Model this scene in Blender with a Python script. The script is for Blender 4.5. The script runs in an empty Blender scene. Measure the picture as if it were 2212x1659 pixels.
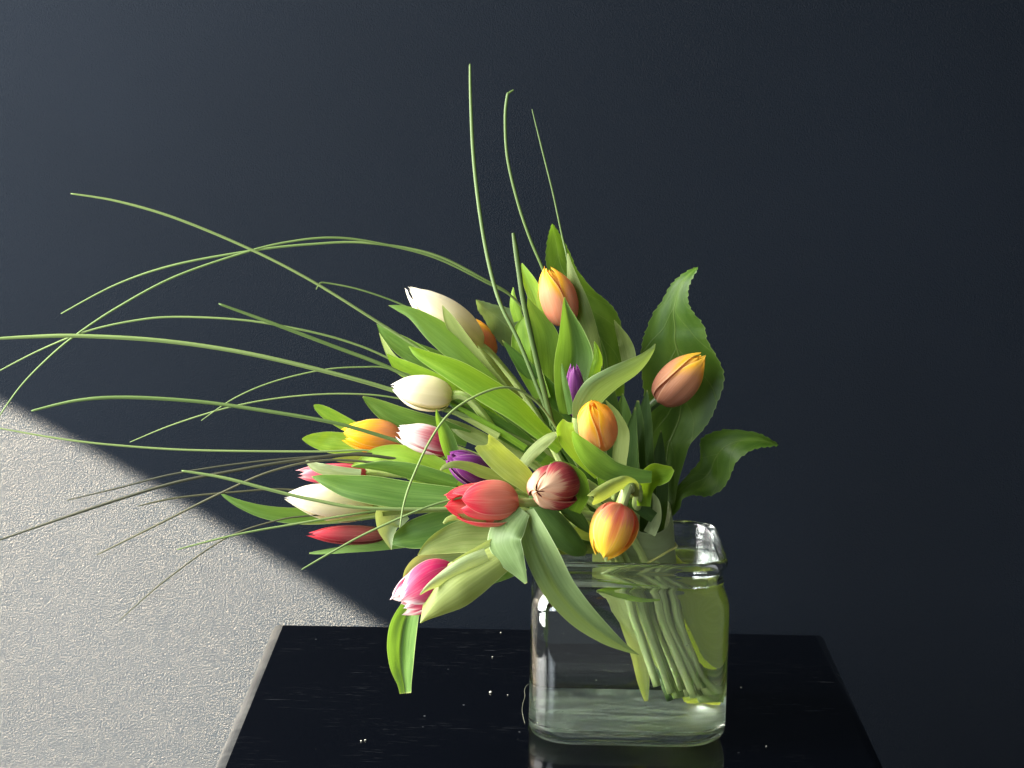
import bpy, bmesh, math, random
from mathutils import Vector, Matrix, noise

R = math.radians
rnd = random.Random(7)
scene = bpy.context.scene
col = scene.collection

# ------------------------------------------------------------------ camera
W0, H0, FPX = 2212.0, 1659.0, 4730.0          # photo frame used for measuring, focal length in its pixels
CAM = Vector((0.0, 0.0, 0.488))
CM = Matrix.Rotation(R(0.4), 3, 'Z') @ Matrix.Rotation(R(90 - 9.8), 3, 'X') @ Matrix.Rotation(R(1.0), 3, 'Z')
cd = bpy.data.cameras.new('camera')
cd.sensor_width = 36.0
cd.lens = 36.0 * FPX / W0
cd.clip_start, cd.clip_end = 0.05, 50
cam = bpy.data.objects.new('camera', cd)
col.objects.link(cam)
cam.matrix_world = Matrix.Translation(CAM) @ CM.to_4x4()
scene.camera = cam

Y0 = 1.465          # depth of the jar's centre


def at(px, py, d=0.0):
    """measured position at depth d (cm behind the jar's centre)"""
    v = CM @ Vector(((px - W0 / 2) / FPX, -(py - H0 / 2) / FPX, -1))
    return CAM + v * ((Y0 + d * 0.01) / v.y)


def ground(px, py, z=0.0):
    v = CM @ Vector(((px - W0 / 2) / FPX, -(py - H0 / 2) / FPX, -1))
    return CAM + v * ((z - CAM.z) / v.z)


# ------------------------------------------------------------------ light
WALL_Y = 1.80
world = bpy.data.worlds.new('World')
scene.world = world
world.use_nodes = True
bg = world.node_tree.nodes['Background']
bg.inputs[0].default_value = (0.96, 0.98, 1.0, 1)
bg.inputs[1].default_value = 0.27


def area(name, loc, target, sx, sy, energy, color):
    l = bpy.data.lights.new(name, 'AREA')
    l.shape, l.size, l.size_y, l.energy, l.color = 'RECTANGLE', sx, sy, energy, color
    o = bpy.data.objects.new(name, l)
    col.objects.link(o)
    o.location = loc
    o.rotation_euler = (Vector(target) - Vector(loc)).to_track_quat('-Z', 'Y').to_euler()
    return o


area('window_light', (-0.98, 1.30, 0.56), (0.05, 1.36, 0.10), 0.80, 1.3, 96, (1.0, 0.98, 0.94))

area('front_fill_light', (-0.95, 0.20, 0.55), (0.10, 1.45, 0.08), 0.6, 1.0, 27, (0.86, 0.93, 1.0))  # added fill lamp at the front left, brightens jar and bloom fronts

# low sun raking the wall through the window's edge: an elliptical beam
beam_c = at(-165, 1500, (WALL_Y - Y0) * 100)
graze = R(12)
bd = Vector((0.857 * math.cos(graze), math.sin(graze), -0.514 * math.cos(graze))).normalized()
BL = 6.0
sl = bpy.data.lights.new('sun_beam', 'SPOT')
sl.energy, sl.color = 275000, (1.0, 0.815, 0.57)
sl.shadow_soft_size = 0.008
sl.spot_blend = 0.05
so = bpy.data.objects.new('sun_beam', sl)
col.objects.link(so)
zc = -bd
xv = (bd.cross(Vector((0, 1, 0)))).normalized()      # in the wall, across the beam
yv = zc.cross(xv).normalized()
so.matrix_world = Matrix.Translation(beam_c - bd * BL) @ Matrix((xv, yv, zc)).transposed().to_4x4()
so.scale = (1.0, 0.74, 1.0)
sl.spot_size = 2 * math.atan(0.262 / BL)

scene.view_settings.view_transform = 'Standard'
scene.view_settings.look = 'None'
scene.view_settings.exposure = 0
scene.view_settings.gamma = 1
scene.view_settings.use_curve_mapping = False
scene.render.engine = 'CYCLES'
cy = scene.cycles
cy.use_denoising = True
cy.max_bounces = 18
cy.transmission_bounces = 16
cy.glossy_bounces = 8
cy.diffuse_bounces = 5
cy.transparent_max_bounces = 8
cy.sample_clamp_indirect = 30
cy.blur_glossy = 0.3


# ------------------------------------------------------------------ node helpers
class NT:
    def __init__(self, name):
        self.m = bpy.data.materials.new(name)
        self.m.use_nodes = True
        self.t = self.m.node_tree
        self.t.nodes.clear()
        self.out = self.t.nodes.new('ShaderNodeOutputMaterial')

    def n(self, kind, **kw):
        nd = self.t.nodes.new('ShaderNode' + kind)
        for k, v in kw.items():
            setattr(nd, k, v)
        return nd

    def link(self, a, b):
        self.t.links.new(a, b)

    def val(self, sock, v):
        if isinstance(v, bpy.types.NodeSocket):
            self.link(v, sock)
        elif isinstance(v, (tuple, list)) and len(v) == 3 and sock.type == 'RGBA':
            sock.default_value = (*v, 1)
        else:
            sock.default_value = v

    def math(self, op, a, b=0.0, c=0.0, clamp=False):
        nd = self.n('Math', operation=op, use_clamp=clamp)
        self.val(nd.inputs[0], a)
        self.val(nd.inputs[1], b)
        if op in ('MULTIPLY_ADD', 'SMOOTH_MIN', 'COMPARE'):
            self.val(nd.inputs[2], c)
        return nd.outputs[0]

    def mix(self, f, a, b):
        nd = self.n('Mix', data_type='RGBA')
        self.val(nd.inputs[0], f)
        self.val(nd.inputs[6], a)
        self.val(nd.inputs[7], b)
        return nd.outputs[2]

    def ramp(self, f, stops):
        nd = self.n('ValToRGB')
        el = nd.color_ramp.elements
        while len(el) < len(stops):
            el.new(0.5)
        for e, (p, c) in zip(el, stops):
            e.position = p
            e.color = (*c, 1)
        self.val(nd.inputs[0], f)
        return nd.outputs[0]

    def smooth(self, x, lo, hi):
        nd = self.n('MapRange', interpolation_type='SMOOTHSTEP')
        self.val(nd.inputs[0], x)
        nd.inputs[1].default_value, nd.inputs[2].default_value = lo, hi
        return nd.outputs[0]

    def noise(self, vec, scale, detail=3, rough=0.5):
        nd = self.n('TexNoise')
        if vec is not None:
            self.link(vec, nd.inputs['Vector'])
        nd.inputs['Scale'].default_value = scale
        nd.inputs['Detail'].default_value = detail
        nd.inputs['Roughness'].default_value = rough
        return nd.outputs['Fac']

    def vmul(self, vec, s):
        nd = self.n('VectorMath', operation='MULTIPLY')
        self.link(vec, nd.inputs[0])
        nd.inputs[1].default_value = s
        return nd.outputs[0]


def thin(nt, colour, tcolour, fac, rough, spec, bump=None, bstr=0.2, coat=0.0):
    """thin plant tissue: reflects on both sides and lets light through"""
    p = nt.n('BsdfPrincipled')
    nt.val(p.inputs['Base Color'], colour)
    nt.val(p.inputs['Roughness'], rough)
    p.inputs['Specular IOR Level'].default_value = spec
    p.inputs['Coat Weight'].default_value = coat
    p.inputs['Coat Roughness'].default_value = 0.18
    tr = nt.n('BsdfTranslucent')
    nt.val(tr.inputs['Color'], tcolour)
    if bump is not None:
        b = nt.n('Bump')
        b.inputs['Strength'].default_value = bstr
        b.inputs['Distance'].default_value = 0.0006
        nt.link(bump, b.inputs['Height'])
        nt.link(b.outputs[0], p.inputs['Normal'])
    mx = nt.n('MixShader')
    mx.inputs[0].default_value = fac
    nt.link(p.outputs[0], mx.inputs[1])
    nt.link(tr.outputs[0], mx.inputs[2])
    nt.link(mx.outputs[0], nt.out.inputs[0])
    return nt.m


def uv(nt):
    u = nt.n('UVMap', uv_map='UVMap')
    s = nt.n('SeparateXYZ')
    nt.link(u.outputs[0], s.inputs[0])
    return u.outputs[0], s.outputs[0], s.outputs[1]


def leaf_material(name, a, b, edge, fac=0.44, rough=0.52, tgain=1.6):
    nt = NT(name)
    vec, u, v = uv(nt)
    obj = nt.n('ObjectInfo').outputs['Random']
    veins = nt.noise(nt.vmul(vec, (17, 0.7, 1)), 1.0, 2)
    broad = nt.noise(nt.vmul(vec, (3, 2.2, 1)), 1.0, 3)
    v2 = nt.noise(nt.vmul(vec, (44, 1.1, 1)), 1.0, 1)
    f = nt.math('ADD', nt.math('ADD', nt.math('MULTIPLY', veins, 0.7), nt.math('MULTIPLY', v2, 0.35)), nt.math('MULTIPLY', broad, 0.75))
    f = nt.math('ADD', f, nt.math('MULTIPLY', obj, 0.3))
    c = nt.mix(nt.smooth(f, 0.72, 1.28), a, b)
    e = nt.math('ABSOLUTE', nt.math('SUBTRACT', u, 0.5))
    c = nt.mix(nt.math('MULTIPLY', nt.smooth(e, 0.468, 0.497), 0.8), c, edge)
    c = nt.mix(nt.math('MULTIPLY', nt.smooth(v, 0.955, 0.995), 0.55), c, (0.42, 0.42, 0.14))
    t = nt.mix(0.55, c, (b[0] * tgain * 1.25, b[1] * tgain * 1.15, b[2] * 0.35))
    return thin(nt, c, t, fac, rough, 0.26, veins, 0.55)


LEAF = {
    'mid': leaf_material('tulip_leaf_green', (0.050, 0.118, 0.020), (0.126, 0.232, 0.048), (0.32, 0.42, 0.14)),
    'bright': leaf_material('tulip_leaf_lime', (0.112, 0.232, 0.016), (0.235, 0.385, 0.036), (0.42, 0.52, 0.17), 0.46),
    'pale': leaf_material('tulip_leaf_pale', (0.175, 0.235, 0.105), (0.30, 0.37, 0.19), (0.40, 0.47, 0.26), 0.30, 0.5),
    'olive': leaf_material('tulip_leaf_olive', (0.095, 0.145, 0.032), (0.19, 0.24, 0.072), (0.34, 0.40, 0.15)),
    'yellow': leaf_material('tulip_leaf_yellow', (0.165, 0.225, 0.05), (0.29, 0.35, 0.105), (0.42, 0.49, 0.20), 0.40),
    'grey': leaf_material('tulip_leaf_grey', (0.105, 0.170, 0.058), (0.195, 0.280, 0.112), (0.34, 0.42, 0.22), 0.32, 0.5),
    'base': leaf_material('tulip_leaf_base', (0.34, 0.43, 0.16), (0.54, 0.60, 0.28), (0.60, 0.66, 0.36), 0.42, 0.5),
    'base_yellow': leaf_material('tulip_leaf_base_yellow', (0.46, 0.58, 0.12), (0.66, 0.76, 0.24), (0.66, 0.72, 0.28), 0.5, 0.5),
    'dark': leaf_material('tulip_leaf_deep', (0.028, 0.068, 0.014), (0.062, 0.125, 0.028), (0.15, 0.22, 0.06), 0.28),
}


def aralia_material(name, a, b, vein):
    nt = NT(name)
    vec, u, v = uv(nt)
    e = nt.math('ABSOLUTE', nt.math('SUBTRACT', u, 0.5))
    wob = nt.math('MULTIPLY', nt.math('SUBTRACT', nt.noise(vec, 6, 2), 0.5), 0.05)
    mid = nt.math('SUBTRACT', 1.0, nt.smooth(e, 0.004, 0.016))
    side = nt.math('FRACT', nt.math('ADD', nt.math('ADD', nt.math('MULTIPLY', v, 6.0), nt.math('MULTIPLY', e, 2.3)), wob))
    sv = nt.math('ABSOLUTE', nt.math('SUBTRACT', side, 0.5))
    sv = nt.math('SUBTRACT', 1.0, nt.smooth(sv, 0.008, 0.030))
    net = nt.n('TexVoronoi', feature='DISTANCE_TO_EDGE')
    nt.link(nt.vmul(vec, (14, 30, 1)), net.inputs['Vector'])
    net.inputs['Scale'].default_value = 1.0
    nv = nt.math('SUBTRACT', 1.0, nt.smooth(net.outputs['Distance'], 0.01, 0.06))
    broad = nt.noise(nt.vmul(vec, (3, 4, 1)), 1.0, 4)
    c = nt.mix(nt.smooth(broad, 0.3, 0.75), a, b)
    vf = nt.math('MAXIMUM', mid, nt.math('MULTIPLY', sv, 0.55))
    vf = nt.math('MAXIMUM', vf, nt.math('MULTIPLY', nv, 0.09))
    c = nt.mix(nt.math('MULTIPLY', vf, 0.42), c, vein)
    rim = nt.smooth(e, 0.485, 0.499)
    c = nt.mix(nt.math('MULTIPLY', rim, 0.45), c, (0.26, 0.36, 0.10))
    t = nt.mix(0.4, c, (b[0] * 2.0, b[1] * 1.8, b[2] * 0.5))
    h = nt.math('SUBTRACT', nt.math('MULTIPLY', broad, 0.5), vf)
    return thin(nt, c, t, 0.40, 0.40, 0.22, h, 0.4)


ARALIA = aralia_material('aralia_leaf', (0.038, 0.092, 0.009), (0.090, 0.172, 0.020), (0.21, 0.29, 0.075))
ARALIA_PALE = aralia_material('aralia_leaf_pale', (0.10, 0.16, 0.06), (0.17, 0.24, 0.10), (0.25, 0.33, 0.16))


def grass_material(name, a, b, fac=0.25):
    nt = NT(name)
    vec, u, v = uv(nt)
    s = nt.noise(nt.vmul(vec, (9, 1.2, 1)), 1.0, 3)
    obj = nt.n('ObjectInfo').outputs['Random']
    f = nt.math('ADD', s, nt.math('MULTIPLY', nt.math('SUBTRACT', obj, 0.5), 0.5))
    c = nt.mix(nt.smooth(f, 0.25, 0.8), a, b)
    return thin(nt, c, c, fac, 0.45, 0.3)


GRASS = grass_material('bear_grass', (0.095, 0.155, 0.042), (0.20, 0.27, 0.09))
GRASS_SHADED = grass_material('bear_grass_shaded', (0.040, 0.042, 0.022), (0.085, 0.085, 0.042), 0.15)  # shade painted in: blades that look dark against the sun patch
GRASS_DARK = grass_material('bear_grass_dark', (0.055, 0.10, 0.022), (0.11, 0.16, 0.04))


def petal_material(name, stops, edge=0.0, streak=0.25, ctr=None, fac=0.42):
    """stops: colours from the petal's base (0) to its tip (1); edge pulls the margin towards the tip's colour"""
    nt = NT(name)
    vec, u, v = uv(nt)
    e = nt.math('MULTIPLY', nt.math('ABSOLUTE', nt.math('SUBTRACT', u, 0.5)), 2.0)
    s = nt.noise(nt.vmul(vec, (17, 1.1, 1)), 1.0, 3, 0.6)
    fine = nt.noise(nt.vmul(vec, (30, 1.6, 1)), 1.0, 3)
    t = nt.math('ADD', v, nt.math('MULTIPLY', nt.math('POWER', e, 2.4), edge))
    t = nt.math('ADD', t, nt.math('MULTIPLY', nt.math('SUBTRACT', s, 0.5), streak * 2))
    c = nt.ramp(t, stops)
    if ctr is not None:
        k = nt.math('MULTIPLY', nt.math('SUBTRACT', 1.0, nt.smooth(e, 0.05, 0.32)), nt.smooth(nt.math('ADD', v, nt.math('MULTIPLY', s, 0.3)), 1.1, 0.55))
        c = nt.mix(nt.math('MULTIPLY', k, ctr[1]), c, ctr[0])
    c = nt.mix(nt.math('MULTIPLY', nt.smooth(fine, 0.45, 0.8), 0.13), c, (0.95, 0.85, 0.7))
    c = nt.mix(nt.math('MULTIPLY', nt.smooth(e, 0.90, 0.985), 0.30), c, (0.88, 0.72, 0.52))
    mul = nt.n('Mix', data_type='RGBA', blend_type='MULTIPLY')
    mul.inputs[0].default_value = 0.25
    nt.link(c, mul.inputs[6])
    nt.link(c, mul.inputs[7])
    return thin(nt, c, mul.outputs[2], fac, 0.5, 0.24, fine, 0.22)


YEL, SAL, RED = (0.80, 0.44, 0.025), (0.70, 0.27, 0.115), (0.62, 0.045, 0.045)
PET = {
    'cream': petal_material('petal_cream', [(0, (0.48, 0.50, 0.17)), (0.18, (0.68, 0.61, 0.32)), (0.6, (0.76, 0.70, 0.46)), (1, (0.84, 0.80, 0.68))], 0.25, 0.14),
    'orange': petal_material('petal_orange', [(0, (0.42, 0.16, 0.08)), (0.3, (0.62, 0.23, 0.125)), (0.66, (0.70, 0.31, 0.15)), (0.92, YEL), (1, (0.84, 0.52, 0.03))], 0.34, 0.10),
    'peach': petal_material('petal_peach', [(0, (0.34, 0.12, 0.07)), (0.3, (0.48, 0.20, 0.12)), (0.68, (0.60, 0.28, 0.13)), (0.92, YEL), (1, (0.84, 0.52, 0.04))], 0.28, 0.08),
    'apricot': petal_material('petal_apricot', [(0, (0.62, 0.34, 0.12)), (0.35, (0.72, 0.36, 0.13)), (0.68, (0.76, 0.40, 0.10)), (0.88, YEL), (1, (0.84, 0.54, 0.02))], 0.30, 0.08),
    'yellow': petal_material('petal_yellow_orange', [(0, (0.50, 0.17, 0.07)), (0.35, (0.66, 0.27, 0.09)), (0.58, (0.76, 0.36, 0.03)), (0.8, (0.80, 0.46, 0.012)), (1, (0.82, 0.52, 0.012))], 0.16, 0.12),
    'purple': petal_material('petal_purple', [(0, (0.06, 0.012, 0.06)), (0.5, (0.11, 0.015, 0.12)), (1, (0.24, 0.04, 0.25))], 0.12, 0.12),
    'striped': petal_material('petal_pink_white', [(0, (0.30, 0.03, 0.06)), (0.35, (0.46, 0.05, 0.11)), (0.55, (0.66, 0.25, 0.27)), (0.72, (0.78, 0.62, 0.60)), (1, (0.82, 0.76, 0.73))], 0.42, 0.2),
    'pink': petal_material('petal_pink_red', [(0, (0.42, 0.05, 0.06)), (0.5, (0.62, 0.06, 0.11)), (0.85, (0.74, 0.15, 0.22)), (1, (0.78, 0.38, 0.40))], 0.2, 0.12),
    'red': petal_material('petal_red_bud', [(0, (0.26, 0.085, 0.06)), (0.55, (0.36, 0.065, 0.065)), (0.85, (0.56, 0.035, 0.06)), (1, (0.68, 0.06, 0.09))], 0.12, 0.15),
    'coral': petal_material('petal_coral', [(0, (0.36, 0.12, 0.08)), (0.25, (0.56, 0.21, 0.13)), (0.6, (0.60, 0.17, 0.12)), (0.85, (0.62, 0.055, 0.075)), (1, (0.64, 0.035, 0.06))], 0.25, 0.1),
    'burgundy': petal_material('petal_burgundy_cream', [(0, (0.16, 0.012, 0.04)), (0.42, (0.30, 0.022, 0.05)), (0.60, (0.46, 0.09, 0.09)), (0.70, (0.66, 0.40, 0.26)), (1, (0.72, 0.54, 0.36))], -0.22, 0.24),
    'flame': petal_material('petal_flame', [(0, (0.70, 0.26, 0.12)), (0.18, (0.70, 0.22, 0.12)), (0.32, (0.74, 0.32, 0.11)), (0.42, (0.82, 0.50, 0.09)), (0.75, (0.84, 0.56, 0.05)), (1, (0.86, 0.58, 0.03))], 0.05, 0.30, (RED, 0.62)),
    'magenta': petal_material('petal_magenta', [(0, (0.32, 0.012, 0.07)), (0.55, (0.46, 0.02, 0.10)), (0.84, (0.60, 0.10, 0.19)), (0.97, (0.80, 0.55, 0.56)), (1, (0.84, 0.74, 0.72))], 0.30, 0.24),
}


def stem_material(name, a, b):
    nt = NT(name)
    vec, u, v = uv(nt)
    s = nt.noise(nt.vmul(vec, (8, 6, 1)), 1.0, 3)
    c = nt.mix(nt.smooth(s, 0.3, 0.75), a, b)
    p = nt.n('BsdfPrincipled')
    nt.link(c, p.inputs['Base Color'])
    p.inputs['Roughness'].default_value = 0.4
    p.inputs['Subsurface Weight'].default_value = 0.25
    p.inputs['Subsurface Radius'].default_value = (0.002, 0.003, 0.001)
    p.inputs['Subsurface Scale'].default_value = 0.6
    nt.link(p.outputs[0], nt.out.inputs[0])
    return nt.m


STEM = stem_material('tulip_stem', (0.30, 0.39, 0.11), (0.50, 0.58, 0.23))

STEM_SHADED = stem_material('tulip_stem_shaded', (0.045, 0.09, 0.018), (0.08, 0.14, 0.03))  # darker copy of the stem colour, with the stem's shade painted in

# ------------------------------------------------------------------ mesh helpers
ORIGIN = {}


def tag(o, label=None, cat=None, group=None, kind=None):
    for k, v in (('label', label), ('category', cat), ('group', group), ('kind', kind)):
        if v:
            o[k] = v
    return o


def build(name, verts, faces, mat, parent=None, uvs=None, origin=None, smooth=True):
    """one mesh object; verts are world positions"""
    if parent is not None:
        org = ORIGIN[parent.name]
    else:
        org = Vector(origin) if origin is not None else Vector((0, 0, 0))
    me = bpy.data.meshes.new(name)
    me.from_pydata([tuple(v - org) for v in verts], [], faces)
    if uvs is not None:
        l = me.uv_layers.new(name='UVMap')
        flat = []
        for f in faces:
            for i in f:
                flat.extend(uvs[i])
        l.data.foreach_set('uv', flat)
    me.polygons.foreach_set('use_smooth', [smooth] * len(me.polygons))
    me.materials.append(mat)
    me.update()
    o = bpy.data.objects.new(name, me)
    col.objects.link(o)
    if parent is not None:
        o.parent = parent
    else:
        o.location = org
    ORIGIN[o.name] = org
    return o


def empty(name, loc):
    o = bpy.data.objects.new(name, None)
    o.empty_display_size = 0.01
    col.objects.link(o)
    o.location = loc
    ORIGIN[o.name] = Vector(loc)
    return o


def catmull(pts, per):
    """pts: list of equal-length tuples"""
    out = []
    n = len(pts)
    for i in range(n - 1):
        p0, p1, p2, p3 = pts[max(i - 1, 0)], pts[i], pts[i + 1], pts[min(i + 2, n - 1)]
        for k in range(per):
            t = k / per
            out.append(tuple(0.5 * (2 * b + (c - a) * t + (2 * a - 5 * b + 4 * c - d) * t * t + (3 * b - a - 3 * c + d) * t ** 3)
                             for a, b, c, d in zip(p0, p1, p2, p3)))
    out.append(tuple(pts[-1]))
    return out


def grid(nr, nc):
    f = []
    for i in range(nr - 1):
        for j in range(nc - 1):
            a = i * nc + j
            f.append((a, a + 1, a + nc + 1, a + nc))
    return f


PXCM = 0.0307


def edge_leaf(name, rows, mat, parent=None, cup=0.2, wave=0.10, per=7, cols=11, notch=0.0, serrate=0.0, seed=0, crease=0.0, roll=0.0, **kw):
    """rows: (lx, ly, ld, rx, ry, rd): both margins with their depths, tip first"""
    rr = catmull(rows, per)
    n = len(rr)
    verts, uvs = [], []
    for i, (lx, ly, ld, rx, ry, rd) in enumerate(rr):
        v = i / (n - 1)
        wpx = math.hypot(rx - lx, ry - ly) * 0.5
        wcm = wpx * PXCM
        for j in range(cols):
            s = j / (cols - 1)
            u = 2 * s - 1
            x, y, d = lx + (rx - lx) * s, ly + (ry - ly) * s, ld + (rd - ld) * s
            prof = (1 - u * u)
            d += cup * wcm * prof
            d += crease * wcm * math.exp(-(u / 0.16) ** 2)
            nz = noise.noise(Vector((v * 4.5 + seed * 7.3, u * 1.3, seed * 1.7)))
            d += wave * wcm * 2.4 * nz * (0.35 + 0.65 * abs(u))
            d -= roll * wcm * max(0, abs(u) - 0.55) ** 2 * 4
            if serrate and abs(u) > 0.99 and 0.02 < v < 0.72:
                k = (i % 4) / 3.0 * serrate * (0.6 + 0.8 * abs(noise.noise(Vector((i * 0.37, u, seed)))))
                L = max(wpx, 1e-3)
                x += u * (rx - lx) * 0.5 / L * k
                y += u * (ry - ly) * 0.5 / L * k
            if notch and i < per * 1.3:
                q = notch * (1 - i / (per * 1.3)) * (1 - min(1, abs(u + 0.15) / 0.75) ** 1.5)
                nx, ny = rr[min(i + per, n - 1)][0] + rr[min(i + per, n - 1)][3], rr[min(i + per, n - 1)][1] + rr[min(i + per, n - 1)][4]
                x += (nx / 2 - (lx + rx) / 2) * q
                y += (ny / 2 - (ly + ry) / 2) * q
            verts.append(at(x, y, d))
            uvs.append((s, 1 - v))
    return build(name, verts, grid(n, cols), mat, parent, uvs, **kw)


def leaf(parent, fr, st, d, mat='mid', tilt=25, cup=0.25, **kw):
    """st: (x, y, half width) along the midrib, tip first, measured in enlargement fr; d: depth in cm at tip and base"""
    ox, oy, f = fr
    if not isinstance(d, (tuple, list)):
        d = (d, d)
    n = len(st)
    pts = [(ox + x * f, oy + y * f, max(w * f, 0.4)) for x, y, w in st]
    rows = []
    tt = math.tan(R(tilt))
    for i, (x, y, w) in enumerate(pts):
        a, b = pts[max(i - 1, 0)], pts[min(i + 1, n - 1)]
        tx, ty = b[0] - a[0], b[1] - a[1]
        l = math.hypot(tx, ty) or 1
        px, py = -ty / l, tx / l
        k = i / (n - 1)
        if len(d) == 2:
            dd = d[0] + (d[1] - d[0]) * k
        else:
            dd = d[i]
        dw = w * PXCM * tt
        rows.append((x - px * w, y - py * w, dd - dw, x + px * w, y + py * w, dd + dw))
    m = LEAF[mat] if isinstance(mat, str) else mat
    kw.setdefault('seed', rnd.random() * 50)
    return edge_leaf(kw.pop('name', 'leaf'), rows, m, parent, cup=cup, **kw)


def tube(name, pts, radii, mat, parent=None, sides=10, per=6, cap=True, **kw):
    """pts: world vectors"""
    rr = catmull([(*p, r) for p, r in zip(pts, radii)], per)
    n = len(rr)
    P = [Vector(q[:3]) for q in rr]
    verts, uvs = [], []
    ref = Vector((0.3, -1, 0.2)).normalized()
    for i in range(n):
        t = (P[min(i + 1, n - 1)] - P[max(i - 1, 0)]).normalized()
        a = (ref - t * ref.dot(t)).normalized()
        ref = a
        b = t.cross(a)
        for j in range(sides + 1):
            an = 2 * math.pi * j / sides
            verts.append(P[i] + (a * math.cos(an) + b * math.sin(an)) * rr[i][3])
            uvs.append((j / sides, i / n))
    faces = grid(n, sides + 1)
    if cap:
        faces.append(tuple(range(sides - 1, -1, -1)))
        faces.append(tuple((n - 1) * (sides + 1) + j for j in range(sides)))
    return build(name, verts, faces, mat, parent, uvs, **kw)


# ------------------------------------------------------------------ wall and table
def wall_mat():
    nt = NT('navy_wall_paint')
    tc = nt.n('TexCoord').outputs['Object']
    fine = nt.noise(tc, 1000, 2, 0.65)
    mid = nt.noise(tc, 170, 3, 0.55)
    big = nt.noise(tc, 3.0, 3)
    c = nt.mix(nt.smooth(big, 0.3, 0.7), (0.0024, 0.0046, 0.0082), (0.0031, 0.0056, 0.0098))
    h = nt.math('ADD', nt.math('MULTIPLY', fine, 1.0), nt.math('MULTIPLY', mid, 0.25))
    b = nt.n('Bump')
    b.inputs['Strength'].default_value = 1.0
    b.inputs['Distance'].default_value = 0.0005
    nt.link(h, b.inputs['Height'])
    b2 = nt.n('Bump')
    b2.inputs['Strength'].default_value = 1.0
    b2.inputs['Distance'].default_value = 0.0050
    nt.link(nt.noise(tc, 640, 2, 0.6), b2.inputs['Height'])
    p = nt.n('BsdfPrincipled')
    nt.link(c, p.inputs['Base Color'])
    p.inputs['Roughness'].default_value = 0.62
    p.inputs['Specular IOR Level'].default_value = 0.05
    p.inputs['Coat Weight'].default_value = 0.065
    p.inputs['Coat Roughness'].default_value = 0.28
    nt.link(b2.outputs[0], p.inputs['Coat Normal'])
    nt.link(b.outputs[0], p.inputs['Normal'])
    nt.link(p.outputs[0], nt.out.inputs[0])
    return nt.m


def box_bm(lo, hi, bevel, seg):
    bm = bmesh.new()
    bmesh.ops.create_cube(bm, size=1)
    for v in bm.verts:
        v.co = Vector([(a + b) / 2 + c * (b - a) for a, b, c in zip(lo, hi, v.co)])
    if bevel:
        es = [e for e in bm.edges if abs(e.verts[0].co.z - e.verts[1].co.z) < 1e-6]
        bmesh.ops.bevel(bm, geom=es, offset=bevel, segments=seg, profile=0.5, affect='EDGES')
    return bm


def bm_obj(name, bm, mat, parent=None):
    me = bpy.data.meshes.new(name)
    bm.to_mesh(me)
    bm.free()
    me.polygons.foreach_set('use_smooth', [True] * len(me.polygons))
    me.materials.append(mat)
    o = bpy.data.objects.new(name, me)
    col.objects.link(o)
    if parent:
        o.parent = parent
    return o


wall = bm_obj('wall', box_bm((-1.2, WALL_Y, -0.8), (1.2, WALL_Y + 0.1, 1.4), 0, 1), wall_mat())
tag(wall, kind='structure', label='dark navy painted plaster wall with a raking sun patch')
wall.data.polygons.foreach_set('use_smooth', [False] * len(wall.data.polygons))


def table_mat():
    nt = NT('black_lacquer')
    tc = nt.n('TexCoord').outputs['Object']

    def scratches(rot, sx, sy, thr, seed):
        mp = nt.n('Mapping')
        nt.link(tc, mp.inputs[0])
        mp.inputs['Rotation'].default_value = (0, 0, rot)
        mp.inputs['Scale'].default_value = (sx, sy, 1)
        mp.inputs['Location'].default_value = (seed, seed * 0.7, 0)
        return nt.smooth(nt.noise(mp.outputs[0], 1.0, 3, 0.65), thr, thr + 0.09)

    s = nt.math('MAXIMUM', scratches(0.03, 26, 520, 0.63, 3.1), scratches(0.7, 30, 560, 0.64, 8.4))
    s = nt.math('MAXIMUM', s, scratches(-0.5, 26, 480, 0.64, 14.0))
    s = nt.math('MAXIMUM', s, scratches(-0.05, 40, 240, 0.70, 21.0))
    patch = nt.smooth(nt.noise(tc, 13, 3), 0.42, 0.66)
    s = nt.math('MULTIPLY', s, patch)
    vo = nt.n('TexVoronoi', feature='F1')
    nt.link(tc, vo.inputs['Vector'])
    vo.inputs['Scale'].default_value = 75
    vo.inputs['Randomness'].default_value = 1
    dot = nt.math('SUBTRACT', 1.0, nt.smooth(vo.outputs['Distance'], 0.03, 0.085))
    rc = nt.n('SeparateColor')
    nt.link(vo.outputs['Color'], rc.inputs[0])
    dot = nt.math('MULTIPLY', dot, nt.smooth(rc.outputs[0], 0.80, 0.97))
    wear = nt.math('MAXIMUM', nt.math('MULTIPLY', s, 0.20), nt.math('MULTIPLY', dot, 0.55))
    c = nt.mix(wear, (0.0004, 0.0006, 0.0014), (0.12, 0.13, 0.14))
    p = nt.n('BsdfPrincipled')
    nt.link(c, p.inputs['Base Color'])
    sm = nt.noise(tc, 9, 4)
    nt.link(nt.math('ADD', nt.math('MULTIPLY', sm, 0.08), nt.math('ADD', 0.05, nt.math('MULTIPLY', s, 0.25))), p.inputs['Roughness'])
    p.inputs['Specular IOR Level'].default_value = 0.26
    nt.link(p.outputs[0], nt.out.inputs[0])
    return nt.m


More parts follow.
